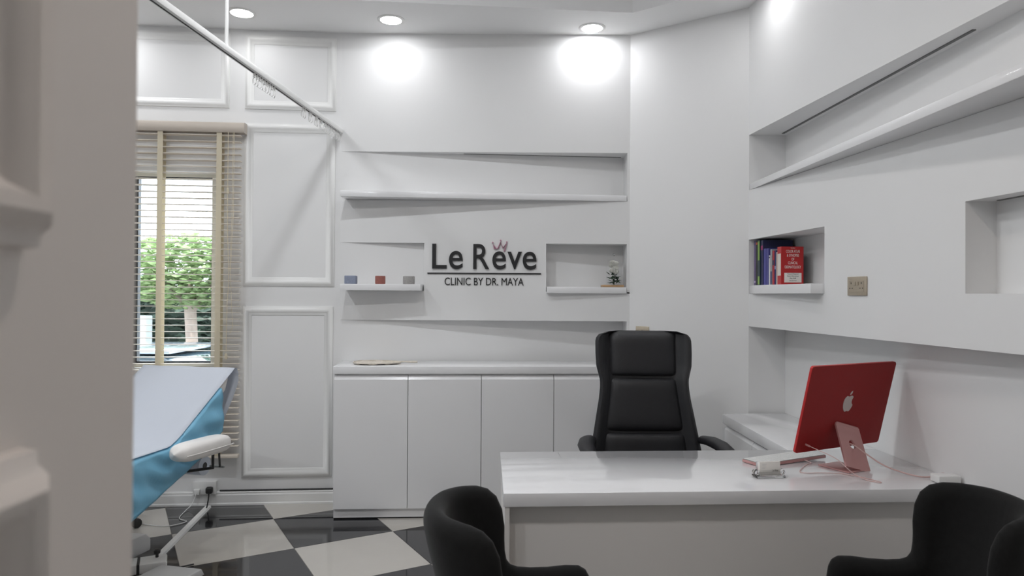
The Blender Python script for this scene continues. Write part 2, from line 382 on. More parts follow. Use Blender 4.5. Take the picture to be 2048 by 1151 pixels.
# ------------------------------------------------------------------ blind
bl = thing('wooden_blind', wp(-2.6, .07, .333), 'beige wooden slatted blind hanging over the window', 'blind')
BX0, BX1 = -3.45, -1.89
b = MB(); pf = [(.03, 2.583), (.098, 2.583), (.105, 2.592), (.105, 2.63), (.098, 2.648), (.085, 2.655), (.03, 2.655)]
rings = [[b.bm.verts.new(wp(x, q, z)) for q, z in pf] for x in (BX0-.02, -1.862)]
for k in range(len(pf)): b.bm.faces.new((rings[0][k], rings[1][k], rings[1][(k+1) % len(pf)], rings[0][(k+1) % len(pf)]))
b.bm.faces.new(rings[0]); b.bm.faces.new(rings[1][::-1]); b.build('valance', 'valance', bl, smooth=40)
cen = (BX0+BX1)/2; L = (BX1-BX0)/T0.x
b = MB(); b.box((0, 0, 0), (L, .050, .0042)); b.bevel(.0018, 2)
rm = Matrix.Rotation(math.atan(M0), 4, 'Z') @ Matrix.Rotation(math.radians(-1), 4, 'X')
for f in b.bm.verts: f.co = rm @ f.co
bmesh.ops.recalc_face_normals(b.bm, faces=list(b.bm.faces)); sm = bpy.data.meshes.new('slat'); b.bm.to_mesh(sm); b.bm.free(); sm.materials.append(M['blind'])
z = 2.565
while z > .40:
    o = bpy.data.objects.new('slat', sm); COL.objects.link(o); o.parent = bl; o.matrix_parent_inverse = parent_world(bl).inverted(); o.location = wp(cen, .064, z); z -= .0437
boxpart('bottom_rail', wp(cen, .064, .354), (L, .052, .022), 'blind', bl, rotz(math.atan(M0)), .004)
for x in (-2.42, -2.03, -3.2):
    for off in (.0915, .0365):
        b = MB(); b.box(wp(x, off, (2.583+.36)/2), (.036, .0012, 2.583-.36), rotz(math.atan(M0))); b.build('ladder_tape', 'tape', bl)
def cordp(pts, off=.10): return [wp(x, off, z) for x, z in pts]
MB().tube(cordp([(-1.968, 2.585), (-1.968, 2.22), (-1.966, 1.9), (-1.955, 1.55), (-1.965, 1.40), (-1.968, 1.08)]), .0022, 6).build('cord', 'tape', bl)
MB().tube(cordp([(-1.935, 2.585), (-1.938, 2.0), (-1.95, 1.62)]), .0016, 6).build('cord', 'tape', bl)
MB().tube(cordp([(-1.927, 2.585), (-1.929, 2.0), (-1.945, 1.62), (-1.935, 1.40), (-1.925, 1.25), (-1.945, 1.2)]), .0016, 6).build('cord', 'tape', bl)
for x, z in ((-1.968, 2.18), (-1.968, 1.045)): MB().lathe([(.003, .02), (.008, .015), (.009, -.018), (.006, -.021)], wp(x, .10, z), 12).build('tassel', 'tape', bl, smooth=40)

# ------------------------------------------------------------------ curtain rail
cr = thing('curtain_rail', (-1.30, 3.4, 2.6), 'white ceiling-hung curtain rail with small gliders', 'curtain rail')
RA, RB = V((-1.227, 4.915, 2.632)), V((-1.50, 1.6, 2.632)); rd = (RB-RA).normalized()
Rr = Matrix((( -rd.y, rd.x, 0), (rd.x, rd.y, 0), (0, 0, 1))).transposed()
mid = (RA+RB)/2; ln = (RB-RA).length
b = MB(); pr = [(-.016, -.015), (-.005, -.018), (.005, -.018), (.016, -.015), (.019, 0), (.015, .014), (0, .020), (-.015, .014), (-.019, 0)]
sd_ = V((-rd.y, rd.x, 0)); rings = [[b.bm.verts.new(e+sd_*q+V((0, 0, zz))) for q, zz in pr] for e in (RA, RB)]
for k in range(len(pr)): b.bm.faces.new((rings[0][k], rings[1][k], rings[1][(k+1) % 9], rings[0][(k+1) % 9]))
b.bm.faces.new(rings[0]); b.bm.faces.new(rings[1][::-1]); b.build('track', 'whitep', cr, smooth=50)
b = MB(); b.box(mid-V((0, 0, .0188)), (.007, ln, .002), Rr); b.build('track_slot', 'dark', cr)
for y in (3.278, 1.75):
    p = RA+rd*((RA.y-y)/-rd.y); MB().tube([p+V((0, 0, .012)), (p.x, p.y, CE)], .0085, 10).build('drop_rod', 'whitep', cr, smooth=60)
b = MB(); b.tube([(0, 0, 0), (0, 0, -.016), (0, 0, -.022)], [.006, .008, .008], 6); b.tube([(0, -.001, -.02), (.009, 0, -.03), (.009, 0, -.052), (0, .001, -.060), (-.009, 0, -.052), (-.009, 0, -.03), (0, .001, -.02)], .0026, 5)
bmesh.ops.recalc_face_normals(b.bm, faces=list(b.bm.faces)); gm = bpy.data.meshes.new('glider'); b.bm.to_mesh(gm); b.bm.free(); gm.materials.append(M['whitep'])
for y in [3.57+.03*i for i in range(9)]+[4.22, 4.25, 4.33, 4.36]+[4.44, 4.46, 4.52, 4.545]+[4.60+.03*i for i in range(11)]:
    p = RA+rd*((RA.y-y)/-rd.y)-V((0, 0, .0185)); o = bpy.data.objects.new('glider', gm); COL.objects.link(o); o.parent = cr; o.matrix_parent_inverse = parent_world(cr).inverted(); o.location = p; o.rotation_euler.z = random.uniform(-.8, .8)

# ------------------------------------------------------------------ low cabinets under the sign
MC = .057; C0 = V((-1.161, 4.533, 0)); CT = V((1, MC, 0)).normalized(); CN = V((MC, -1, 0)).normalized(); CA = math.atan(MC)
def cb(s, off, z): return C0+CT*s-CN*off+V((0, 0, z))
DW = .482; CTOP = 1.002
ordn = ['nearest the window', 'second from the window end', 'third from the window end', 'farthest from the window, behind the office chair']
for i in range(4):
    s0 = i*DW; c = cb(s0+DW/2, .2, 0); dep = .37
    t = thing('storage_cabinet', c, 'white handleless low cabinet '+ordn[i], 'cabinet', 'white cabinets under the sign')
    boxpart('body', cb(s0+DW/2, .021+(dep-.03)/2, .066+.443), (DW-.001, dep-.03, .886), 'lacq', t, rotz(CA), .001)
    d = MB(); pts = [(0, .072), (.02, .072), (.02, .942), (.016, .942), (0, .916)]
    rings = [[d.bm.verts.new(cb(s, q, z)) for q, z in pts] for s in (s0+.002, s0+DW-.002)]
    for k in range(5): d.bm.faces.new((rings[0][k], rings[1][k], rings[1][(k+1) % 5], rings[0][(k+1) % 5]))
    d.bm.faces.new(rings[0]); d.bm.faces.new(rings[1][::-1]); d.build('door', 'lacq', t)
    boxpart('plinth', cb(s0+DW/2, .018+.012, .038), (DW, .012, .056), 'lacq', t, rotz(CA), 0)
    boxpart('foot_gap', cb(s0+DW/2, .05, .005), (DW, .03, .010), 'dark', t, rotz(CA), 0)
b = MB(); q0, q1 = cb(-.004, -.004, 0), cb(4*DW, -.004, 0)
b.prism([tuple(q0[:2]), (q1.x, q1.y), (.80, p0y(.80)-.02-.09), (-1.20, p0y(-1.2)-.002)], .953, CTOP); b.bevel(.0015, 2)
tag(b.build('worktop', 'lacq', smooth=35), 'white worktop running over the low cabinets under the sign', 'worktop')

# woven fan lying on the worktop
fc = V((-.925, 4.735, CTOP)); ft = thing('hand_fan', fc, 'flat woven straw hand fan lying on the worktop', 'fan')
def fanp(u, v):
    a = 2*math.pi*u; r = v*.145*(1+.06*math.cos(3*a)); return fc+V((math.cos(a)*r*1.1, math.sin(a)*r*.8, .010+.004*math.sin(9*a)*v+.006*(1-v)))
b = MB(); b.grid(fanp, 48, 8, closeu=True); b.build('blade', 'straw', ft, smooth=60).modifiers.new('thick', 'SOLIDIFY').thickness = .004
MB().tube([fc+V((.05, .0, .014)), fc+V((.2, .01, .014)), fc+V((.28, .015, .013))], [.004, .006, .008], 8).build('handle', 'straw', ft, smooth=60)
MB().tube([fc+V((math.cos(a)*.16*(1+.06*math.cos(3*a)), math.sin(a)*.116*(1+.06*math.cos(3*a)), .011)) for a in [2*math.pi*k/48 for k in range(49)]], .0045, 6).build('rim', 'straw', ft, smooth=60)

# three small pots on the left shelf
def pot(x, y, kind, m, label):
    b = MB(); zt = 1.5462
    if kind == 'sq':
        b.prism([(x-.039, y-.03), (x+.039, y-.03), (x+.039, y+.03), (x-.039, y+.03)], zt, zt+.056); b.bevel(.004, 3)
    else:
        r = .035 if kind == 'rd' else .041
        b.lathe([(r*.93, 0), (r, .006), (r, .050), (r*.96, .056), (r*.86, .056), (r*.84, .050), (r*.82, .046)], (x, y, zt), 28)
    t = tag(b.build('decorative_pot', m, smooth=40), label, 'pot', 'small pots on the shelf')
pot(-1.113, 4.785, 'sq', 'cbl', 'small square blue-grey pot on the short shelf')
pot(-.913, 4.80, 'rd', 'crd', 'small round terracotta red pot on the short shelf')
pot(-.718, 4.82, 'cy', 'cgr', 'small round speckled grey pot on the short shelf')

# glass dome with flowers
gx, gy, gz = .715, 4.945, 1.5355
gt = thing('glass_cloche', (gx, gy, gz), 'glass dome with white flowers on a wooden base', 'cloche')
boxpart('base', (gx, gy, gz+.008), (.15, .09, .015), 'wood', gt, rotz(.05), .002)
MB().lathe([(.052, .016), (.053, .05), (.053, .13), (.05, .165), (.04, .195), (.022, .213), (.006, .22), (.002, .221)], (gx+.012, gy, gz), 32).build('dome', mat('dome_glass', (1, 1, 1), .0, Transmission_Weight=1.0, IOR=1.02), gt, smooth=60)
MB().lathe([(.002, .221), (.007, .226), (.009, .232), (.006, .239), (.001, .241)], (gx+.012, gy, gz), 12).build('knob', 'acrylic', gt, smooth=60)
for k in range(46):
    a = random.uniform(0, 6.28); r = random.uniform(.004, .036); zz = gz+random.uniform(.025, .11); c = V((gx+.012+1.2*r*math.cos(a), gy+r*math.sin(a)*.8, zz)); s = random.uniform(.013, .021)
    R = Matrix.Rotation(a, 3, 'Z') @ Matrix.Rotation(random.uniform(-1, .6), 3, 'Y')
    b = MB(); b.poly([c+R@V(p)*s for p in ((-1, 0, 0), (0, -.6, .15), (1, 0, .1), (0, .6, .15), (0, 0, -.1))], [(0, 1, 4), (1, 2, 4), (2, 3, 4), (3, 0, 4)])
    b.build('leaf', 'leaf', gt).modifiers.new('t', 'SOLIDIFY').thickness = .001
MB().tube([(gx+.012, gy, gz+.016), (gx+.014, gy, gz+.06), (gx+.01, gy, gz+.13)], .0025, 6).build('stem', 'leaf', gt)
for k in range(14):
    a = k*2.4; r = .006+.026*((k % 4)/3); c = V((gx+.012+r*math.cos(a), gy+r*math.sin(a), gz+.142+.034*math.sin(k*1.7)))
    b = MB(); b.grid(lambda u, v: c+V((math.sin(math.pi*v)*math.cos(2*math.pi*u)*(.019+.005*math.sin(10*math.pi*u)), math.sin(math.pi*v)*math.sin(2*math.pi*u)*(.019+.005*math.sin(10*math.pi*u)), .016*math.cos(math.pi*v))), 15, 8, True)
    b.build('blossom', 'petal', gt, smooth=60)

# ------------------------------------------------------------------ side counter on the right
SF = 1.340; ST = .733
b = MB(); b.prism([(1.336, 4.389), (1.52, 4.412), (w0x(4.43)-.002, 4.43), (w0x(3.40)-.002, 3.402), (1.344, 3.374)], .675, ST); b.bevel(.0015, 2)
tag(b.build('worktop', 'lacq', smooth=35), 'white gloss side counter joining the desk along the right wall', 'worktop')
for i, (ya, yb_, lb) in enumerate(((4.375, 3.88, 'white side counter cabinet at the angled wall'), (3.878, 3.385, 'white side counter cabinet next to the desk'))):
    t = thing('counter_cabinet', (1.55, (ya+yb_)/2, 0), lb, 'cabinet', 'cabinets under the side counter')
    boxpart('body', (1.545, (ya+yb_)/2, .338), (.355, abs(ya-yb_)-.002, .67), 'lacq', t, None, .001)
    d = MB(); pts = [(1.345, .07), (1.365, .07), (1.365, .662), (1.360, .662), (1.345, .642)]
    rings = [[d.bm.verts.new((q, yy, z)) for q, z in pts] for yy in (yb_+.002, ya-.002)]
    for k in range(5): d.bm.faces.new((rings[0][k], rings[1][k], rings[1][(k+1) % 5], rings[0][(k+1) % 5]))
    d.bm.faces.new(rings[0]); d.bm.faces.new(rings[1][::-1]); d.build('door', 'lacq', t)
    boxpart('plinth', (1.40, (ya+yb_)/2, .031), (.02, abs(ya-yb_)-.002, .06), 'lacq', t, None, 0)

# ------------------------------------------------------------------ desk
dk = thing('office_desk', (.85, 3.0, 0), 'large glossy white desk with closed front panel', 'desk')
BLc, BRc, FRc, FLc = V((-.052, 3.292)), V((w0x(3.398)-.003, 3.398)), V((w0x(2.713)-.003, 2.713)), V((-.027, 2.602))
b = MB(); b.prism([tuple(p) for p in (BLc, FLc, FRc, BRc)], .683, ST); b.bevel(.0012, 2); b.build('desk_top', 'desk', dk, smooth=35)
dd = (FRc-FLc).normalized(); dn = V((-dd.y, dd.x))
def dp(a, q): return tuple(FLc+dd*a+dn*q)
LD = (FRc-FLc).length
b = MB(); b.prism([tuple(FLc+dd*.005+dn*.004), tuple(FLc+dd*.023+dn*.004), tuple(BLc+dd*.023-dn*.01), tuple(BLc+dd*.005-dn*.01)], 0, .683); b.build('side_panel', 'dpanel', dk)
b = MB(); b.prism([dp(.024, .045), dp(LD-.01, .045), dp(LD-.01, .065), dp(.024, .065)], 0, .683); b.build('front_panel', 'dpanel', dk)

# ------------------------------------------------------------------ office chair
oc = thing('office_chair', (.735, 3.86, 0), 'tall black leather office chair behind the desk', 'office chair')
OX = .742; OY = 3.93
HW = [(.50, .315), (.625, .304), (.72, .287), (.83, .268), (.90, .255), (.967, .247), (1.007, .247), (1.05, .258), (1.08, .266), (1.15, .270), (1.221, .270), (1.25, .262), (1.268, .235), (1.276, .19)]
def interp(tab, z):
    for (a, va), (c, vc) in zip(tab, tab[1:]):
        if z <= c: 
            t = (z-a)/(c-a); return va+(vc-va)*max(0, min(1, t))
    return tab[-1][1]
def lean(z): return OY+.16*(z-.9)
def wing(u): 
    a = max(0, (abs(u)-.66)/.34); return -.075*a*a*(3-2*a)
def shellp(u, v, off):
    z = .50+.776*v; uu = 2*u-1; x = OX+interp(HW, z)*uu; return V((x, lean(z)+wing(uu)+off, z))
b = MB(); nu, nv = 36, 44
edge = lambda uu, v: .045*(1-max(abs(uu)**10, (abs(2*v-1))**16))
A_ = b.grid(lambda u, v: shellp(u, v, -edge(2*u-1, v)), nu, nv); B_ = b.grid(lambda u, v: shellp(u, v, .012+.05*(edge(2*u-1, v)/.045)), nu, nv)
for i in range(nu):
    b.bm.faces.new((A_[i][0], A_[i+1][0], B_[i+1][0], B_[i][0])); b.bm.faces.new((A_[i][nv], B_[i][nv], B_[i+1][nv], A_[i+1][nv]))
for j in range(nv):
    b.bm.faces.new((A_[0][j], B_[0][j], B_[0][j+1], A_[0][j+1])); b.bm.faces.new((A_[nu][j], A_[nu][j+1], B_[nu][j+1], B_[nu][j]))
b.build('back_shell', 'leather', oc, smooth=50)
IN = [(.50, .255), (.70, .235), (.85, .215), (1.0, .192), (1.27, .195)]
def cushion(name, z0, z1, top=False):
    b = MB()
    def f(u, v):
        z = z0+(z1-z0)*v; uu = 2*u-1; x = OX+interp(IN, z)*uu
        pf_ = (1-abs(uu)**8)*(1-abs(2*v-1)**8); e = .022*pf_**.5+.006*(1-uu*uu)
        return V((x, lean(z)-.046-e+.012*(1-pf_), z))
    b.grid(f, 26, 20); return b.build(name, 'leather', oc, smooth=60)
cushion('headrest_cushion', 1.022, 1.266); cushion('back_cushion', .722, 1.018); cushion('lumbar_cushion', .50, .718)
def seatp(u, v):
    a = 2*math.pi*u; r = math.sin(math.pi*v)**.45; cx = math.copysign(abs(math.cos(a))**.55, math.cos(a)); sy = math.copysign(abs(math.sin(a))**.55, math.sin(a))
    return V((OX+.27*cx*r, 3.66+.25*sy*r, .47+.055*math.cos(math.pi*v)))
b = MB(); b.grid(seatp, 40, 16, True); bmesh.ops.remove_doubles(b.bm, verts=list(b.bm.verts), dist=1e-4); b.build('seat', 'leather', oc, smooth=60)
for s in (-1, 1):
    b = MB(); pth = [(OX+s*.300, 3.86, .655), (OX+s*.315, 3.80, .69), (OX+s*.335, 3.72, .702), (OX+s*.352, 3.62, .70), (OX+s*.352, 3.52, .692), (OX+s*.35, 3.46, .685)]
    b.tube(pth, [.02, .038, .044, .044, .042, .026], 14)
    for v_ in b.bm.verts: v_.co.z = .69+(v_.co.z-.69)*.6
    ar = b.build('armrest', 'leather', oc, smooth=60)
    MB().tube([(OX+s*.345, 3.60, .68), (OX+s*.34, 3.63, .5), (OX+s*.22, 3.66, .425)], [.02, .018, .018], 8).build('arm_support', 'blackp', ar, smooth=60)
MB().lathe([(.03, .09), (.03, .25), (.022, .25), (.022, .43)], (OX, 3.66, 0), 16).build('gas_lift', 'chrome', oc, smooth=40)
for k in range(5):
    a = k*2*math.pi/5+.3; e = V((OX+.3*math.cos(a), 3.66+.3*math.sin(a), .075))
    lg = MB().tube([(OX, 3.66, .11), e], [.03, .016], 8).build('base_leg', 'chrome', oc, smooth=60)
    MB().lathe([(.02, -.022), (.028, -.016), (.028, .016), (.02, .022)], (e.x, e.y, .029), 14, (-math.sin(a), math.cos(a), 0)).build('castor', 'blackp', lg, smooth=40)

# ------------------------------------------------------------------ guest tub chairs
def tub_chair(loc, ang, label, flip=1):
    t = thing('tub_chair', loc, label, 'armchair', 'black fabric armchairs at the desk')
    R = rotz(ang); O = V(loc)
    BND = [(0, .855), (.15, .855), (.3, .855), (.45, .853), (.6, .851), (.75, .846), (.86, .834), (.94, .808), (.985, .765), (1.0, .71), (1.0, .665), (1.005, .63), (1.025, .602), (1.07, .585), (1.15, .577), (1.3, .573), (1.5, .574), (1.7, .580), (1.85, .580), (1.93, .568), (1.975, .545), (2.0, .51), (2.0, .45), (2.0, .38)]
    BAS = [0, .13, .26, .39, .50, .58, .65, .70, .74, .775, .81, .845, .88, .93, 1.02, 1.18, 1.38, 1.58, 1.74, 1.83, 1.89, 1.94, 1.97, 2.0]
    def plan(q, z):
        k = interp([(.30, .50), (.45, .60), (.626, .79), (.74, .94), (.80, 1.0), (.90, 1.03)], z); ky = interp([(.30, .80), (.50, .90), (.626, .96), (.80, 1.0)], z)
        if q <= 1:
            a = q*math.pi/2; return V((-.02-.206*k*math.cos(a)**.85, .215*ky*math.sin(a)**.9, 0))
        return V((-.02+.29*(q-1), (.215+.012*math.sin(math.pi*(q-1)*.8))*ky, 0))
    met = lambda q: q*.33 if q <= 1 else .33+.29*(q-1)
    seg = [(V((met(q), z, 0))) for q, z in BND]
    def bdist(q, z):
        p = V((met(q), z, 0)); best = 9
        for A2, B2 in zip(seg, seg[1:]):
            ab = B2-A2; t_ = max(0, min(1, (p-A2).dot(ab)/ab.length_squared)); best = min(best, (p-A2-ab*t_).length)
        return best
    cols = []
    for i in range(len(BND)-1):
        for k in range(3): 
            f = k/3; cols.append((BND[i][0]*(1-f)+BND[i+1][0]*f, BND[i][1]*(1-f)+BND[i+1][1]*f, BAS[i]*(1-f)+BAS[i+1]*f))
    cols.append((2.0, .38, 2.0)); TH = .034
    def side(sgn):
        out = []
        for qt, zt_, qb in cols:
            row = []
            for j in range(25):
                f = 1-(1-j/24)**1.7; z = .30+(zt_-.30)*f; q = qb+(qt-qb)*f
                e = .01; p = plan(q, z); d_ = plan(min(2, q+e), z)-plan(max(0, q-e), z); nr = V((-d_.y, d_.x, 0)).normalized() if d_.length > 1e-7 else V((-1, 0, 0))
                d0 = bdist(q, z); tt = TH*math.sqrt(max(0, 1-(1-min(1, d0/(TH*1.3)))**2))
                if j == 24: tt = 0
                P = p+V((0, 0, z)); row.append((P+nr*tt, P-nr*tt))
            out.append(row)
        return out
    b = MB()
    hs = side(1)
    for sg_ in (1, -1):
        fl_ = lambda p: O+R@V((p.x, p.y*sg_, p.z))
        for wch in (0, 1):
            vs = [[b.bm.verts.new(fl_(c[wch])) for c in row] for row in hs]
            for i in range(len(vs)-1):
                for j in range(24): b.bm.faces.new((vs[i][j], vs[i+1][j], vs[i+1][j+1], vs[i][j+1]))
    bmesh.ops.remove_doubles(b.bm, verts=list(b.bm.verts), dist=1e-4)
    sh = b.build('shell', 'fabric', t, smooth=65)
    b = MB()
    def sp(u, v):
        a = 2*math.pi*u; r = math.sin(math.pi*v)**.4; cx = math.copysign(abs(math.cos(a))**.7, math.cos(a)); sy = math.copysign(abs(math.sin(a))**.7, math.sin(a))
        return O+R@V((.07+.22*cx*r, .185*sy*r, .40+.06*math.cos(math.pi*v)))
    b.grid(sp, 40, 16, True); bmesh.ops.remove_doubles(b.bm, verts=list(b.bm.verts), dist=1e-4); b.build('seat_cushion', 'fabric', t, smooth=65)
    b = MB(); b.prism([tuple((O+R@V((x, y, 0)))[:2]) for x, y in ((-.10, -.14), (.24, -.17), (.24, .17), (-.10, .14))], .285, .345); b.bevel(.02, 3); b.build('seat_base', 'fabric', t, smooth=50)
    for x, y in ((.21, .15), (.21, -.15), (-.08, .12), (-.08, -.12)):
        MB().tube([O+R@V((x, y, .29)), O+R@V((x*1.15, y*1.15, 0))], [.017, .011], 10).build('leg', 'blackp', t, smooth=60)
    return t
tub_chair((.0, 2.10, 0), 0.0, 'black fabric tub armchair at the left end of the desk')
tub_chair((1.35, 2.185, 0), math.pi-.07, 'black fabric tub armchair by the right wall')

# ------------------------------------------------------------------ computer on the desk
psi, til = .465, .237
cr_ = V((math.cos(psi), math.sin(psi), 0)); nb = V((math.sin(psi), -math.cos(psi), 0)); cu_ = V((0, 0, math.cos(til)))+nb*math.sin(til); cn = cr_.cross(cu_)
PB = V((1.47, 3.123, .80)); CW, CHH = .547, .394
it = thing('desktop_computer', (1.44, 3.02, ST), 'red all-in-one computer on a pink stand, seen from behind', 'computer')
def slab(b, w_, h_, r, d0, d1, cx=0, cy=0):
    pts = []
    for qx, qy, a0 in ((w_/2-r, -h_/2+r, -90), (w_/2-r, h_/2-r, 0), (-w_/2+r, h_/2-r, 90), (-w_/2+r, -h_/2+r, 180)):
        for k in range(7):
            a = math.radians(a0+15*k); pts.append((cx+qx+r*math.cos(a), cy+qy+r*math.sin(a)))
    n = len(pts); P = lambda x, y, d: PB+cr_*x+cu_*(y+CHH/2)+cn*d
    b.poly([P(x, y, d0) for x, y in pts]+[P(x, y, d1) for x, y in pts], [tuple(range(n-1, -1, -1)), tuple(range(n, 2*n))]+[(i, (i+1) % n, n+(i+1) % n, n+i) for i in range(n)])
b = MB(); slab(b, CW-.002, CHH-.002, .012, -.0005, .001); b.build('back_panel', 'red', it)
b = MB(); slab(b, CW, CHH, .013, -.0115, -.0006); b.build('edge_frame', 'redl', it, smooth=40)
b = MB(); slab(b, CW-.004, CHH-.004, .012, -.013, -.0116); b.build('screen_glass', 'carg', it)
def onback(x, y, d=.0012): return PB+cr_*x+cu_*(y+CHH/2)+cn*d
# emblem: apple outline with bite and leaf
ap = [(0, .034), (.007, .037), (.016, .0385), (.024, .035), (.028, .030), (.0225, .023), (.0205, .014), (.0215, .005), (.026, -.002), (.0315, -.006), (.027, -.018), (.020, -.029), (.0135, -.035), (.008, -.0355), (.002, -.033), (-.003, -.033), (-.009, -.0355), (-.014, -.035), (-.021, -.029), (-.027, -.018), (-.031, -.004), (-.0315, .010), (-.029, .022), (-.023, .032), (-.015, .0375), (-.008, .0375)]
b = MB(); n = len(ap); b.poly([onback(x, y+.012, .001) for x, y in ap]+[onback(x, y+.012, .0022) for x, y in ap], [tuple(range(n)), tuple(range(n, 2*n))]+[(i, (i+1) % n, n+(i+1) % n, n+i) for i in range(n)]); lg = b.build('emblem', 'logo', it)
lf = [(.001, .042), (.006, .0425), (.012, .047), (.0155, .054), (.0155, .061), (.009, .0585), (.003, .052)]
b = MB(); n = len(lf); b.poly([onback(x, y+.012, .001) for x, y in lf]+[onback(x, y+.012, .0022) for x, y in lf], [tuple(range(n)), tuple(range(n, 2*n))]+[(i, (i+1) % n, n+(i+1) % n, n+i) for i in range(n)]); b.build('emblem_leaf', 'logo', it)
# stand: leaning plate with round cable hole, hinge, foot
LB = V((1.478, 2.962, ST+.006)); LT = onback(.005, -.09, .012); lu = (LT-LB); LL = lu.length; lu.normalize(); lr = (cr_-lu*cr_.dot(lu)).normalized(); lnn = lr.cross(lu)
b = MB(); wL = .065; n = 24; hc = .56*LL; hr = .016
outl = []
for k in range(n):
    a = 2*math.pi*k/n; c_, s_ = math.cos(a), math.sin(a); t_ = min(wL/abs(c_) if abs(c_) > 1e-6 else 9, (hc if s_ < 0 else LL-hc)/abs(s_) if abs(s_) > 1e-6 else 9); outl.append((c_*t_, hc+s_*t_))
for cx_, cy_ in ((wL, 0), (-wL, 0), (wL, LL), (-wL, LL)):
    j = min(range(n), key=lambda i: (outl[i][0]-cx_)**2+(outl[i][1]-cy_)**2); outl[j] = (cx_, cy_)
hole = [(hr*math.cos(2*math.pi*k/n), hc+hr*1.3*math.sin(2*math.pi*k/n)) for k in range(n)]
LP = lambda p, d: LB+lr*p[0]+lu*p[1]+lnn*d
vs = [[b.bm.verts.new(LP(p, d)) for p in ring] for ring, d in ((outl, 0), (outl, .008), (hole, .008), (hole, 0))]
for q in range(4):
    for k in range(n): b.bm.faces.new((vs[q][k], vs[q][(k+1) % n], vs[(q+1) % 4][(k+1) % n], vs[(q+1) % 4][k]))
b.build('stand_leg', 'pinkm', it)
MB().tube([LT-lr*.06, LT+lr*.06], .011, 12).build('hinge', 'pinkm', it, smooth=50)
f0 = LB+nb*.010; b = MB(); b.prism([tuple((f0-cr_*.066)[:2]), tuple((f0+cr_*.066)[:2]), tuple((f0+cr_*.066-nb*.155)[:2]), tuple((f0-cr_*.066-nb*.155)[:2])], ST+.0005, ST+.0065); b.bevel(.0012, 2); b.build('stand_foot', 'pinkm', it, smooth=40)
def curve_pts(pts, k=10):
    pts = [V(p) for p in pts]; out = []
    for i in range(len(pts)-1):
        a = pts[max(i-1, 0)]; b_ = pts[i]; c = pts[i+1]; d = pts[min(i+2, len(pts)-1)]
        for j in range(k):
            t = j/k; out.append(.5*((2*b_)+(c-a)*t+(2*a-5*b_+4*c-d)*t*t+(3*b_-a-3*c+d)*t**3))
    out.append(pts[-1]); return out
# cables
ZD = ST+.003
pw = tag(MB().tube(curve_pts([LB+lu*hc-nb*.02+V((0, 0, .004)), LB+lu*hc+nb*.02, (1.56, 2.93, .775), (1.63, 2.90, ZD+.012), (1.69, 2.865, ZD+.002), (1.745, 2.86, ZD+.006), (1.772, 2.852, ZD+.020), (1.785, 2.835, ZD+.016)]), .0032, 8).build('computer_cable', 'pinkc', None, smooth=60), 'thick pink braided cord from the computer stand to the adapter', 'cord')
plug = onback(-.218, -.160, .004)
usb = thing('charging_cable', (1.4, 2.85, ST), 'thin pink cable looping over the desk behind the computer', 'cable')
MB().tube([onback(-.218, -.160, .001), onback(-.216, -.160, .022)], .0048, 8).build('cable_plug', 'pinkm', usb, smooth=50)
MB().tube(curve_pts([onback(-.216, -.160, .02), plug+V((.03, -.05, -.012)), (1.36, 2.90, .80), (1.405, 2.86, .755), (1.44, 2.82, ZD), (1.467, 2.785, ZD), (1.483, 2.78, ZD), (1.478, 2.80, ZD), (1.44, 2.865, ZD), (1.38, 2.915, ZD), (1.30, 2.925, ZD), (1.245, 2.92, ZD), (1.225, 2.945, ZD), (1.27, 3.02, ZD), (1.31, 3.07, ZD), (1.335, 3.09, ZD+.002), (1.33, 3.12, ZD+.004), (1.325, 3.142, ZD+.004)], 8), .0017, 6).build('cable_lead', 'pinkc', usb, smooth=60)
# adapter by the wall
boxpart('power_adapter', (1.752, 2.80, ST+.0165), (.095, .055, .031), 'whitep', None, rotz(.06), .005, 3)
tag(bpy.data.objects['power_adapter'], 'white power adapter block on the desk against the wall', 'adapter')
# keyboard
kb = thing('keyboard', (1.26, 3.165, ST), 'slim white keyboard with pink underside on the desk', 'keyboard')
kr = V((.409-.042, .19, 0)).normalized(); ka = math.atan2(kr.y, kr.x); kn = V((-kr.y, kr.x, 0)); KO = V((1.091, 3.018, 0)); KW, KD = .41, .115
boxpart('keyboard_body', KO+kr*KW/2+kn*KD/2+V((0, 0, ST+.0075)), (KW, KD, .013), 'pinkm', kb, rotz(ka), .003)
boxpart('key_plate', KO+kr*KW/2+kn*KD/2+V((0, 0, ST+.0144)), (KW-.006, KD-.006, .0012), 'steel', kb, rotz(ka), 0)
bk = MB().box((0, 0, 0), (.0165, .0155, .0022), rotz(ka)); bk.bevel(.0008, 1); bmesh.ops.recalc_face_normals(bk.bm, faces=list(bk.bm.faces)); km = bpy.data.meshes.new('key'); bk.bm.to_mesh(km); bk.bm.free(); km.materials.append(M['whitep'])
for r in range(6):
    for c in range(21):
        o = bpy.data.objects.new('key', km); COL.objects.link(o); o.parent = kb; o.matrix_parent_inverse = parent_world(kb).inverted()
        o.location = KO+kr*(.0145+c*.0190)+kn*(.012+r*.0182)+V((0, 0, ST+.0162))
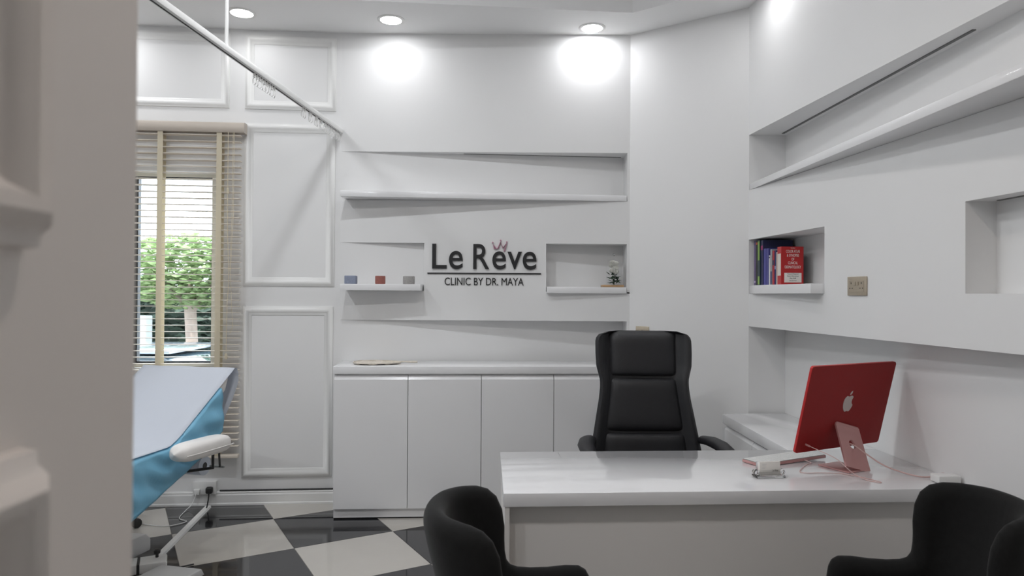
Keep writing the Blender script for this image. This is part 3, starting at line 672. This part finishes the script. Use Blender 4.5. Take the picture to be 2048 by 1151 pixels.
# card holder with clinic cards
ch = thing('card_holder', (1.06, 2.86, ST), 'clear acrylic holder with white business cards', 'card holder')
hR = rotz(.13); hc_ = V((1.062, 2.862, ST)); hp = lambda x, y, z: hc_+hR@V((x, y, z))
boxpart('holder_base', hp(0, 0, .006), (.126, .05, .010), 'acrylic', ch, hR, .004, 3)
boxpart('holder_back', hp(0, .012, .037), (.098, .004, .052), 'acrylic', ch, hR, .001)
boxpart('holder_lip', hp(0, -.016, .018), (.098, .004, .014), 'acrylic', ch, hR, .001)
for s in (-1, 1): MB().lathe([(.010, -.012), (.013, -.008), (.013, .008), (.010, .012)], hp(s*.056, 0, .022), 20, hR@V((0, 1, 0))).build('holder_scroll', 'acrylic', ch, smooth=40)
cards = tag(boxpart('business_cards', hp(0, -.004, .0385), (.090, .012, .054), 'inkw', None, hR, .0008), 'stack of white printed business cards in the acrylic holder', 'cards')
cr3, cup = hR@V((1, 0, 0)), V((0, 0, 1))
text_on('Le Rêve', hp(.012, -.0101, .026), cr3, cup, .024, .008, .0004, 'inkp', 'printed_name', cards)
for k, (x, z, w_) in enumerate(((-.034, .056, .020), (-.034, .051, .015), (-.034, .045, .017), (-.034, .039, .012), (-.034, .030, .045))): boxpart('printed_line', hp(x+w_/2, -.0102, z), (w_, .0003, .0012), 'shadeg', cards, hR, 0)

# ------------------------------------------------------------------ books in the right niche
def book(x, y0, y1, depth, h, col, label, spine=None, bands=()):
    nm = 'cov_%d' % (abs(hash((x, y0, h))) % 9999); zt = 1.5455
    t = thing('book', (x+depth/2, (y0+y1)/2, zt), label, 'book', 'medical books in the niche')
    cm = mat('book_cover', col, .45, noise=.06, nscale=20); th = min(.003, (y1-y0)*.15)
    b = MB(); b.box((x+depth/2, y0+th/2, zt+h/2), (depth, th, h)); b.box((x+depth/2, y1-th/2, zt+h/2), (depth, th, h)); b.box((x+th/2, (y0+y1)/2, zt+h/2), (th, y1-y0-2*th, h)); cv = b.build('cover', cm, t)
    boxpart('pages', (x+depth/2, (y0+y1)/2, zt+h/2), (depth-2*th-.004, y1-y0-2*th-.0004, h-.006), 'inkw', t, None, 0)
    for z0, z1, c in bands:
        boxpart('spine_band', (x-.0003, (y0+y1)/2, zt+h*(z0+z1)/2), (.0012, (y1-y0)*.8, h*(z1-z0)), mat('book_band', c, .5, noise=.05), cv, None, 0)
    return t, cv
yy = 4.425
def nxt(th): 
    global yy
    y1 = yy; yy -= th; return yy+.0006, y1-.0006
bx0 = 1.548
specs = [(.030, 1.546, .19, .285, (.13, .09, .22), 'tall purple book at the far end of the row', ((.06, .1, (.6, .5, .7)),)),
 (.034, 1.546, .19, .285, (.02, .025, .025), 'tall black book with a small orange mark near the spine top', ((.9, .95, (.5, .12, .05)),)),
 (.036, 1.546, .19, .284, (.03, .06, .07), 'tall dark teal book with lime green spine panels', ((.55, .97, (.25, .42, .08)), (.02, .2, (.30, .5, .12)))),
 (.040, 1.552, .185, .280, (.022, .025, .085), 'tall navy atlas with its cover rising over the others', ((.78, .88, (.35, .04, .15)),)),
 (.036, 1.556, .165, .225, (.09, .09, .33), 'medium violet-blue book leaning on the navy atlas', ()),
 (.040, 1.558, .165, .224, (.07, .07, .28), 'medium indigo book beside the thin white one', ()),
 (.018, 1.560, .13, .18, (.72, .72, .72), 'thin short white book in the row', ((.9, .95, (.05, .05, .05)),)),
 (.026, 1.562, .14, .215, (.35, .36, .38), 'grey topped book with a navy lower spine', ((.02, .38, (.02, .03, .14)),)),
 (.028, 1.565, .14, .205, (.42, .02, .04), 'slim crimson book with a dark square on the spine', ((.58, .72, (.03, .04, .10)),)),
 (.022, 1.567, .14, .205, (.03, .03, .13), 'slim navy book between the crimson and cream ones', ((.45, .55, (.4, .4, .6)),)),
 (.024, 1.569, .13, .195, (.62, .58, .50), 'slim cream book next to the red atlas', ())]
for th, x, dp_, h, c, lb, bands in specs:
    y0, y1 = nxt(th); book(x, y0, y1, dp_, h, c, lb, None, bands)
y1 = yy-.001; y0 = y1-.058
RBX = 1.566
t, cv = book(RBX, y0, y1, .130, .222, (.48, .020, .022), 'thick red dermatology atlas facing the room at the front of the row', None, ((.24, .82, (.72, .68, .62)),))
fr = (1, 0, 0); zt = 1.5455
for body, cx_, z_, w_, h_ in (('COLOR ATLAS', .068, .186, .080, .017), ('& SYNOPSIS', .068, .163, .070, .016), ('OF', .068, .141, .016, .015), ('CLINICAL', .068, .119, .056, .016), ('DERMATOLOGY', .068, .095, .094, .016), ('Third Edition', .068, .211, .026, .005)):
    text_on(body, (RBX+cx_-w_/2, y0-.0001, zt+z_), fr, (0, 0, 1), w_, h_, .0005, 'inkw', 'cover_lettering', cv)
lab = boxpart('author_panel', (RBX+.068, y0-.0004, zt+.041), (.100, .0012, .056), 'inkw', cv, None, 0)
for i, body in enumerate(('Thomas B. Fitzpatrick', 'Richard Allen Johnson', 'Klaus Wolff', 'Dick Suurmond')):
    w_ = (.066, .066, .036, .040)[i]; text_on(body, (RBX+.068-w_/2, y0-.0011, zt+.0575-i*.012), fr, (0, 0, 1), w_, .008 if i < 3 else .006, .0004, 'inkp', 'author_lettering', cv)

# ------------------------------------------------------------------ sockets
def plate(name, c, r, n_, w_, h_, label, double):
    r = V(r).normalized(); n_ = V(n_).normalized(); R = Matrix((r, -n_, V((0, 0, 1)))).transposed()
    t = thing(name, c, label, 'socket'); c = V(c); P = lambda x, z, d: c+r*x+V((0, 0, z))+n_*d
    boxpart('plate', P(0, 0, .004), (w_, .008, h_), 'brass', t, R, .003, 3)
    boxpart('insert', P(0, -.001, .0086), (w_*.78, .0014, h_*.6), 'brass', t, R, .0005, 1)
    for s in ((-1, 1) if double else (0,)):
        for x, z, a, b_ in ((0, .014, .004, .009), (-.010, -.010, .007, .004), (.010, -.010, .007, .004)): boxpart('pin_hole', P(s*w_*.27+x, z, .0095), (a, .0008, b_), 'dark', t, R, 0)
    for x in ((-.010, .010) if double else (.03,)): boxpart('rocker_switch', P(x, .012, .0108), (.014, .003, .018), 'brass', t, R, .001, 1)
y_s = 3.270; plate('wall_socket', (w1x(y_s), y_s, 1.528), (.101, -1, 0), (-1, -.101, 0), .15, .09, 'brushed beige double socket on the right wall below the long shelf', True)
ct = V((CX-XR, CY-Y1, 0)).normalized(); plate('wall_switch', (.918, 4.923-(.918-.835)*.488/.68, 1.217), ct, V((ct.y, -ct.x, 0)), .10, .088, 'beige wall plate peeking over the office chair', False)
# white socket low on the panelled wall
ws = thing('wall_outlet', wp(-2.12, 0, .087), 'white double outlet low on the wall under the blind', 'socket')
RW = rotz(math.atan(M0))
boxpart('plate', wp(-2.125, .030, .127), (.155, .012, .088), 'whitep', ws, RW, .003); boxpart('back_box', wp(-2.125, .012, .127), (.15, .024, .084), 'whitep', ws, RW, 0)
boxpart('white_adapter', wp(-2.17, .047, .105), (.04, .026, .035), 'whitep', ws, RW, .004)
pg = thing('mains_plug', wp(-2.085, .04, .10), 'black mains plug with cord in the white wall outlet', 'plug')
boxpart('plug_body', wp(-2.085, .055, .117), (.046, .038, .046), 'blackp', pg, RW, .012, 3)
MB().tube(curve_pts([wp(-2.085, .06, .10), wp(-2.087, .065, .06), wp(-2.09, .075, .025), wp(-2.08, .12, .014)], 6), .0045, 8).build('plug_cord', 'blackp', pg, smooth=60)
tag(MB().tube(curve_pts([wp(-2.17, .06, .095), wp(-2.19, .09, .03), wp(-2.21, .14, .006), wp(-2.19, .30, .005), wp(-2.12, .37, .005), wp(-2.20, .45, .005), wp(-2.33, .42, .005), wp(-2.45, .35, .005)], 8), .003, 6).build('white_cable', 'whitep', None, smooth=60), 'thin white cable trailing over the floor from the outlet', 'cable')
tag(MB().tube([wp(-2.03, .008, .101), wp(-1.6, .010, .101), wp(-1.21, .010, .101)], .0055, 8).build('gap_shadow_strip', 'blackp', None, smooth=60), 'black strip painting the shadow gap on top of the white baseboard', 'cable')  # black strip put in for the shadow gap above the baseboard
# floor cable cover
a0, a1 = V((-2.085, 4.79, 0)), V((-1.95, 3.78, 0)); cd = (a1-a0).normalized(); cs = V((-cd.y, cd.x, 0)); b = MB()
pr = [(-.022, .001), (.022, .001), (.016, .014), (-.016, .014)]; rings = [[b.bm.verts.new(e+cs*q+V((0, 0, z))) for q, z in pr] for e in (a0, a1)]
for k in range(4): b.bm.faces.new((rings[0][k], rings[1][k], rings[1][(k+1) % 4], rings[0][(k+1) % 4]))
b.bm.faces.new(rings[0]); b.bm.faces.new(rings[1][::-1]); tag(b.build('cable_cover', 'whitep'), 'straight white cable duct lying on the floor tiles', 'cable duct')
# pedal box
fp = thing('foot_control', (-1.96, 3.70, 0), 'white foot control box with black strap and knob on the floor', 'foot control'); fR = rotz(.45)
boxpart('housing', V((-1.965, 3.70, .027)), (.25, .13, .052), 'whitep', fp, fR, .01, 2)
boxpart('strap', V((-1.975, 3.695, .027)), (.014, .134, .056), 'blackp', fp, fR, .002)
MB().lathe([(.008, .052), (.008, .072), (.016, .074), (.018, .09), (.012, .098)], (-1.905, 3.75, 0), 14).build('knob', 'blackp', fp, smooth=40)
MB().tube(curve_pts([(-1.86, 3.74, .02), (-1.80, 3.73, .006), (-1.72, 3.78, .005)], 6), .004, 6).build('lead', 'blackp', fp)

# ------------------------------------------------------------------ treatment bed
BO = V((-1.566, 3.915, 0)); bd = V((-.2215, -.975, 0)); bw = V((-.975, .2215, 0))
def bp(L, s, z): return BO+bd*L+bw*s+V((0, 0, z))
tb = thing('treatment_bed', bp(.8, .3, 0), 'adjustable treatment bed with raised back by the window', 'treatment bed')
def bprism(prof, s0, s1, bev=0, seg=2):
    b = MB(); n = len(prof); b.poly([bp(L, s0, z) for L, z in prof]+[bp(L, s1, z) for L, z in prof], [tuple(range(n)), tuple(range(2*n-1, n-1, -1))]+[(i, (i+1) % n, n+(i+1) % n, n+i) for i in range(n)])
    bmesh.ops.recalc_face_normals(b.bm, faces=list(b.bm.faces))
    if bev: b.bevel(bev, seg)
    return b
bprism([(.01, 1.03), (.05, .93), (.52, .60), (.53, .695)], .012, .59, .02, 3).build('back_cushion', 'vinyl', tb, smooth=50)
bprism([(.535, .695), (.535, .59), (1.85, .585), (1.85, .68)], .012, .59, .02, 3).build('seat_cushion', 'vinyl', tb, smooth=50)
bprism([(.10, .86), (.12, .83), (.55, .53), (1.8, .53), (1.8, .58), (.55, .58)], .08, .53).build('frame', 'steel', tb)
bprism([(.75, .06), (1.15, .06), (1.05, .53), (.85, .53)], .2, .42, .01).build('column', 'shadeg', tb)
bprism([(.10, .03), (.10, .10), (.14, .135), (1.6, .135), (1.68, .03)], .445, .66, .012).build('base', 'shadeg', tb, smooth=40)
bprism([(.275, .004), (.30, .045), (.78, .06), (.84, .004)], -.03, .215, .006).build('base_foot', 'shadeg', tb, smooth=40)
# armrest
b = MB()
def armp(u, v):
    a = 2*math.pi*u; t_ = v; L = .225+.40*t_; e = (1-abs(2*t_-1)**6)**.5 if 0 < t_ < 1 else 0.0
    c_, s_ = math.cos(a), math.sin(a); cx = math.copysign(abs(c_)**.7, c_); cz = math.copysign(abs(s_)**.7, s_)
    return bp(L, -.115+.060*cx*max(e, .02), .698+.012*(t_)+.046*cz*max(e, .02))
b.grid(armp, 28, 24, True); ar = b.build('armrest', 'vinyl', tb, smooth=60)
MB().tube([bp(.245, -.172, .692)]+[bp(.27+.04*k, -.176, .692+.001*k) for k in range(8)]+[bp(.605, -.172, .702)], .003, 6).build('piping', 'vinyl', ar, smooth=60)
MB().tube([bp(.33, -.11, .67), bp(.26, -.06, .56), bp(.25, .10, .53)], .008, 8).build('arm_bracket', 'blackp', ar)
# paper roll below the head of the bed
rl = thing('paper_roll', bp(.08, .3, .51), 'roll of white couch paper under the head of the bed', 'paper roll'); rc = lambda s: bp(.09, s, .520)
MB().lathe([(.018, 0), (.052, 0), (.052, .40), (.018, .40)], rc(.115), 28, bw).build('roll', 'paper', rl, smooth=40)
MB().lathe([(.019, -.001), (.0175, .0), (.0175, .02), (.0005, .02)], rc(.115), 20, bw).build('core', 'blackp', rl)
boxpart('holder_arm', rc(.06)+V((.02, .0, .0)), (.012, .09, .012), 'steel', rl, Matrix.Rotation(math.atan2(bw.y, bw.x)-math.pi/2, 3, 'Z'), .002)
MB().tube([rc(.02), bp(.10, .02, .62), bp(.11, .10, .80)], .006, 8).build('holder_rod', 'blackp', rl)
# blue plastic cover
def wr(L, s): return .006*math.sin(23*L+9*s)+.004*math.sin(47*L-20*s)
ztop = lambda L: (1.045-.67*L if L < .45 else (.7435-(L-.45)*.45 if L < .52 else .712-.012*(L-.52)))
def zbot(L): return .72-.75*(L-.13) if L < .237 else .64-.38*(L-.237) if L < .85 else .407
b = MB(); nL, nq = 90, 34
def blp(i, j):
    L = .125+1.6*(i/nL); q = j/nq
    if q < .45: s = .60*(1-q/.45); return bp(L, s, ztop(L)+.003+.002*wr(L, s)/.006*.5)
    t_ = (q-.45)/.55; zz = ztop(L)+.003+(zbot(L)-ztop(L))*t_
    return bp(L, -.012-.012*math.sin(math.pi*t_)*.5+wr(L*1.3+t_*.35, t_*.3)*(1.6*math.sin(math.pi*t_)+.25*t_)-.01*t_, zz)
vs = [[b.bm.verts.new(blp(i, j)) for j in range(nq+1)] for i in range(nL+1)]
for i in range(nL):
    for j in range(nq): b.bm.faces.new((vs[i][j], vs[i+1][j], vs[i+1][j+1], vs[i][j+1]))
bc = b.build('bed_cover', 'blue', None, smooth=80); tag(bc, 'light blue plastic cover draped over the side of the treatment bed', 'bed cover')
bc.modifiers.new('thick', 'SOLIDIFY').thickness = .001
# white couch paper: over the top edge and down to the roll
b = MB(); prof = [(.07, .575), (.05, .66), (.025, .76), (-.01, .88), (-.032, .97), (-.034, 1.02), (-.02, 1.052), (.0, 1.056)]
def pap(i):
    if i < len(prof): 
        L, z = prof[i]; return L, z, .10*max(0, (.95-z)/.35)
    L = .02+1.55*((i-len(prof))/60); return L, ztop(L)+.009, 0
rows = []
for i in range(len(prof)+61):
    L, z, ins = pap(i); over = .0 if i < len(prof) else .02*max(0, min(1, (L-.50)/.1))
    rows.append([b.bm.verts.new(bp(L, (ins-.006)+(.60-ins)*(j/14), z+.0015*math.sin(5*L+j))) for j in range(15)])
for i in range(len(rows)-1):
    for j in range(14): b.bm.faces.new((rows[i][j], rows[i+1][j], rows[i+1][j+1], rows[i][j+1]))
pp = b.build('paper_sheet', 'paper', None, smooth=80); tag(pp, 'white disposable paper sheet covering the raised bed back', 'paper sheet'); pp.modifiers.new('thick', 'SOLIDIFY').thickness = .0006
# wheeled stool behind the bed
so = V((-2.50, 4.22, 0)); stl = thing('rolling_stool', so, 'wheeled stool with black castors half hidden behind the bed', 'stool')
MB().lathe([(.15, .47), (.17, .48), (.175, .51), (.165, .54), (.12, .55)], so, 28).build('seat', 'vinyl', stl, smooth=50)
MB().lathe([(.022, .09), (.022, .47)], so, 12).build('stem', 'chrome', stl, smooth=50)
for k in range(5):
    a = math.radians(45+72*k); e = so+V((.21*math.cos(a), .21*math.sin(a), .085)); l_ = MB().tube([so+V((0, 0, .11)), e], [.022, .014], 8).build('base_leg', 'blackp', stl, smooth=50)
    MB().lathe([(.022, -.02), (.03, -.014), (.03, .014), (.022, .02)], (e.x, e.y, .031), 14, (-math.sin(a), math.cos(a), 0)).build('castor', 'blackp', l_, smooth=40)

# ------------------------------------------------------------------ outside the window
GZ = -.5
b = MB(); b.box((-6, 15.2, GZ-.1), (40, 19.6, .2)); struct(b.build('ground_outside', 'asph'), 'grey paved yard outside the window')
def tree(x, y, h0, h1, rad, nleaf, label, lean_=0, mname='fol'):
    t = thing('garden_tree', (x, y, GZ), label, 'tree', 'trees outside the window')
    MB().tube(curve_pts([(x, y, GZ), (x+.04, y, GZ+.6), (x-.03+lean_*.5, y, h0+.2), (x+lean_, y, (h0+h1)/2)], 5), [.085]*6+[.075]*5+[.04]*5, 9).build('trunk', 'bark', t, smooth=60)
    for sgm in (1, -1): MB().tube([(x, y, h0), (x+sgm*.3, y-.1, h0+.35), (x+sgm*.6, y-.1, h0+.7)], [.05, .035, .015], 7).build('branch', 'bark', t, smooth=60)
    b = MB()
    for k in range(nleaf):
        while 1:
            p = V((random.uniform(-1, 1), random.uniform(-1, 1), random.uniform(-1, 1)))
            if .35 < p.length < 1: break
        c = V((x+lean_+p.x*rad, y+p.y*rad*.6, (h0+h1)/2+p.z*(h1-h0)/2)); s = random.uniform(.035, .08)
        R = Matrix.Rotation(random.uniform(0, 6.28), 3, 'Z') @ Matrix.Rotation(random.uniform(-1, 1), 3, 'X')
        b.poly([c+R@V(q)*s for q in ((-1, 0, 0), (0, -.5, .1), (1, 0, 0), (0, .5, .1))], [(0, 1, 2, 3)])
    f = b.build('foliage', mname, t, fixn=False)
tree(-4.15, 9.0, 1.25, 2.25, 1.0, 4200, 'leafy green tree with a pale trunk outside the window')
tree(-6.3, 9.6, 1.1, 2.4, 1.0, 2200, 'second leafy tree left of the pale trunk')
tree(-2.15, 9.6, 1.1, 2.2, .9, 1800, 'leafy tree right of the pale trunk')
hd = thing('hedge', (-4.5, 11, GZ), 'clipped hedge behind the garden trees, shade painted into its leaves', 'hedge'); b = MB()
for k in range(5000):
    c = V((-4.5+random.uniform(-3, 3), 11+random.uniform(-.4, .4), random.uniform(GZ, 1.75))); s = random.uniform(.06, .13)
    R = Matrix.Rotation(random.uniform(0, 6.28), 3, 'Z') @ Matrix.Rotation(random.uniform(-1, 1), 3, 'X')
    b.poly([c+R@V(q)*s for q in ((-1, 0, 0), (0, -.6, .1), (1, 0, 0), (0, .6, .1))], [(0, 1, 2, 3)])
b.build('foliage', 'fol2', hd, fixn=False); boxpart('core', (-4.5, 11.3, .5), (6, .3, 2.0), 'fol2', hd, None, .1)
tag(boxpart('gate_post', (-4.42, 8.3, .35), (.16, .16, 1.7), 'conc', None, None, .01), 'pale concrete post beside the garden tree', 'post')
# parked car
cx0, cy0 = -3.9, 6.6; cz = GZ
car = thing('parked_car', (cx0, cy0, cz), 'silver grey car parked outside the window', 'car')
side = [(-2.1, .35), (-2.1, .65), (-2.0, .82), (-1.2, .92), (-.9, .98), (1.5, .98), (2.0, .90), (2.1, .6), (2.1, .35)]
b = MB(); n = len(side); b.poly([(cx0+x, cy0-.85, cz+z) for x, z in side]+[(cx0+x, cy0+.85, cz+z) for x, z in side], [tuple(range(n)), tuple(range(n, 2*n))]+[(i, (i+1) % n, n+(i+1) % n, n+i) for i in range(n)]); bmesh.ops.recalc_face_normals(b.bm, faces=list(b.bm.faces)); b.bevel(.07, 3); b.build('car_body', 'car', car, smooth=50)
cab = [(-.95, .96), (-.2, 1.40), (.2, 1.46), (.9, 1.42), (1.6, .97)]; n = 5
b = MB(); b.poly([(cx0+x, cy0-(.78 if z < 1 else .58), cz+z) for x, z in cab]+[(cx0+x, cy0+(.78 if z < 1 else .58), cz+z) for x, z in cab], [tuple(range(n)), tuple(range(n, 2*n))]+[(i, (i+1) % n, n+(i+1) % n, n+i) for i in range(n)]); bmesh.ops.recalc_face_normals(b.bm, faces=list(b.bm.faces)); b.bevel(.04, 3); b.build('cabin_glass', 'carg', car, smooth=50)
boxpart('roof', (cx0+.35, cy0, cz+1.455), (1.15, 1.14, .03), 'car', car, None, .012)
for x in (-1.35, 1.35):
    for s in (-1, 1):
        wl = MB().lathe([(.2, -.1), (.31, -.09), (.32, 0), (.31, .09), (.2, .1)], (cx0+x, cy0+s*.78, cz+.32), 24, (0, 1, 0)).build('wheel', 'blackp', car, smooth=50)
for s in (-1, 1): boxpart('side_mirror', (cx0-.6, cy0+s*.92, cz+1.05), (.12, .16, .12), 'car', car, None, .03, 3)
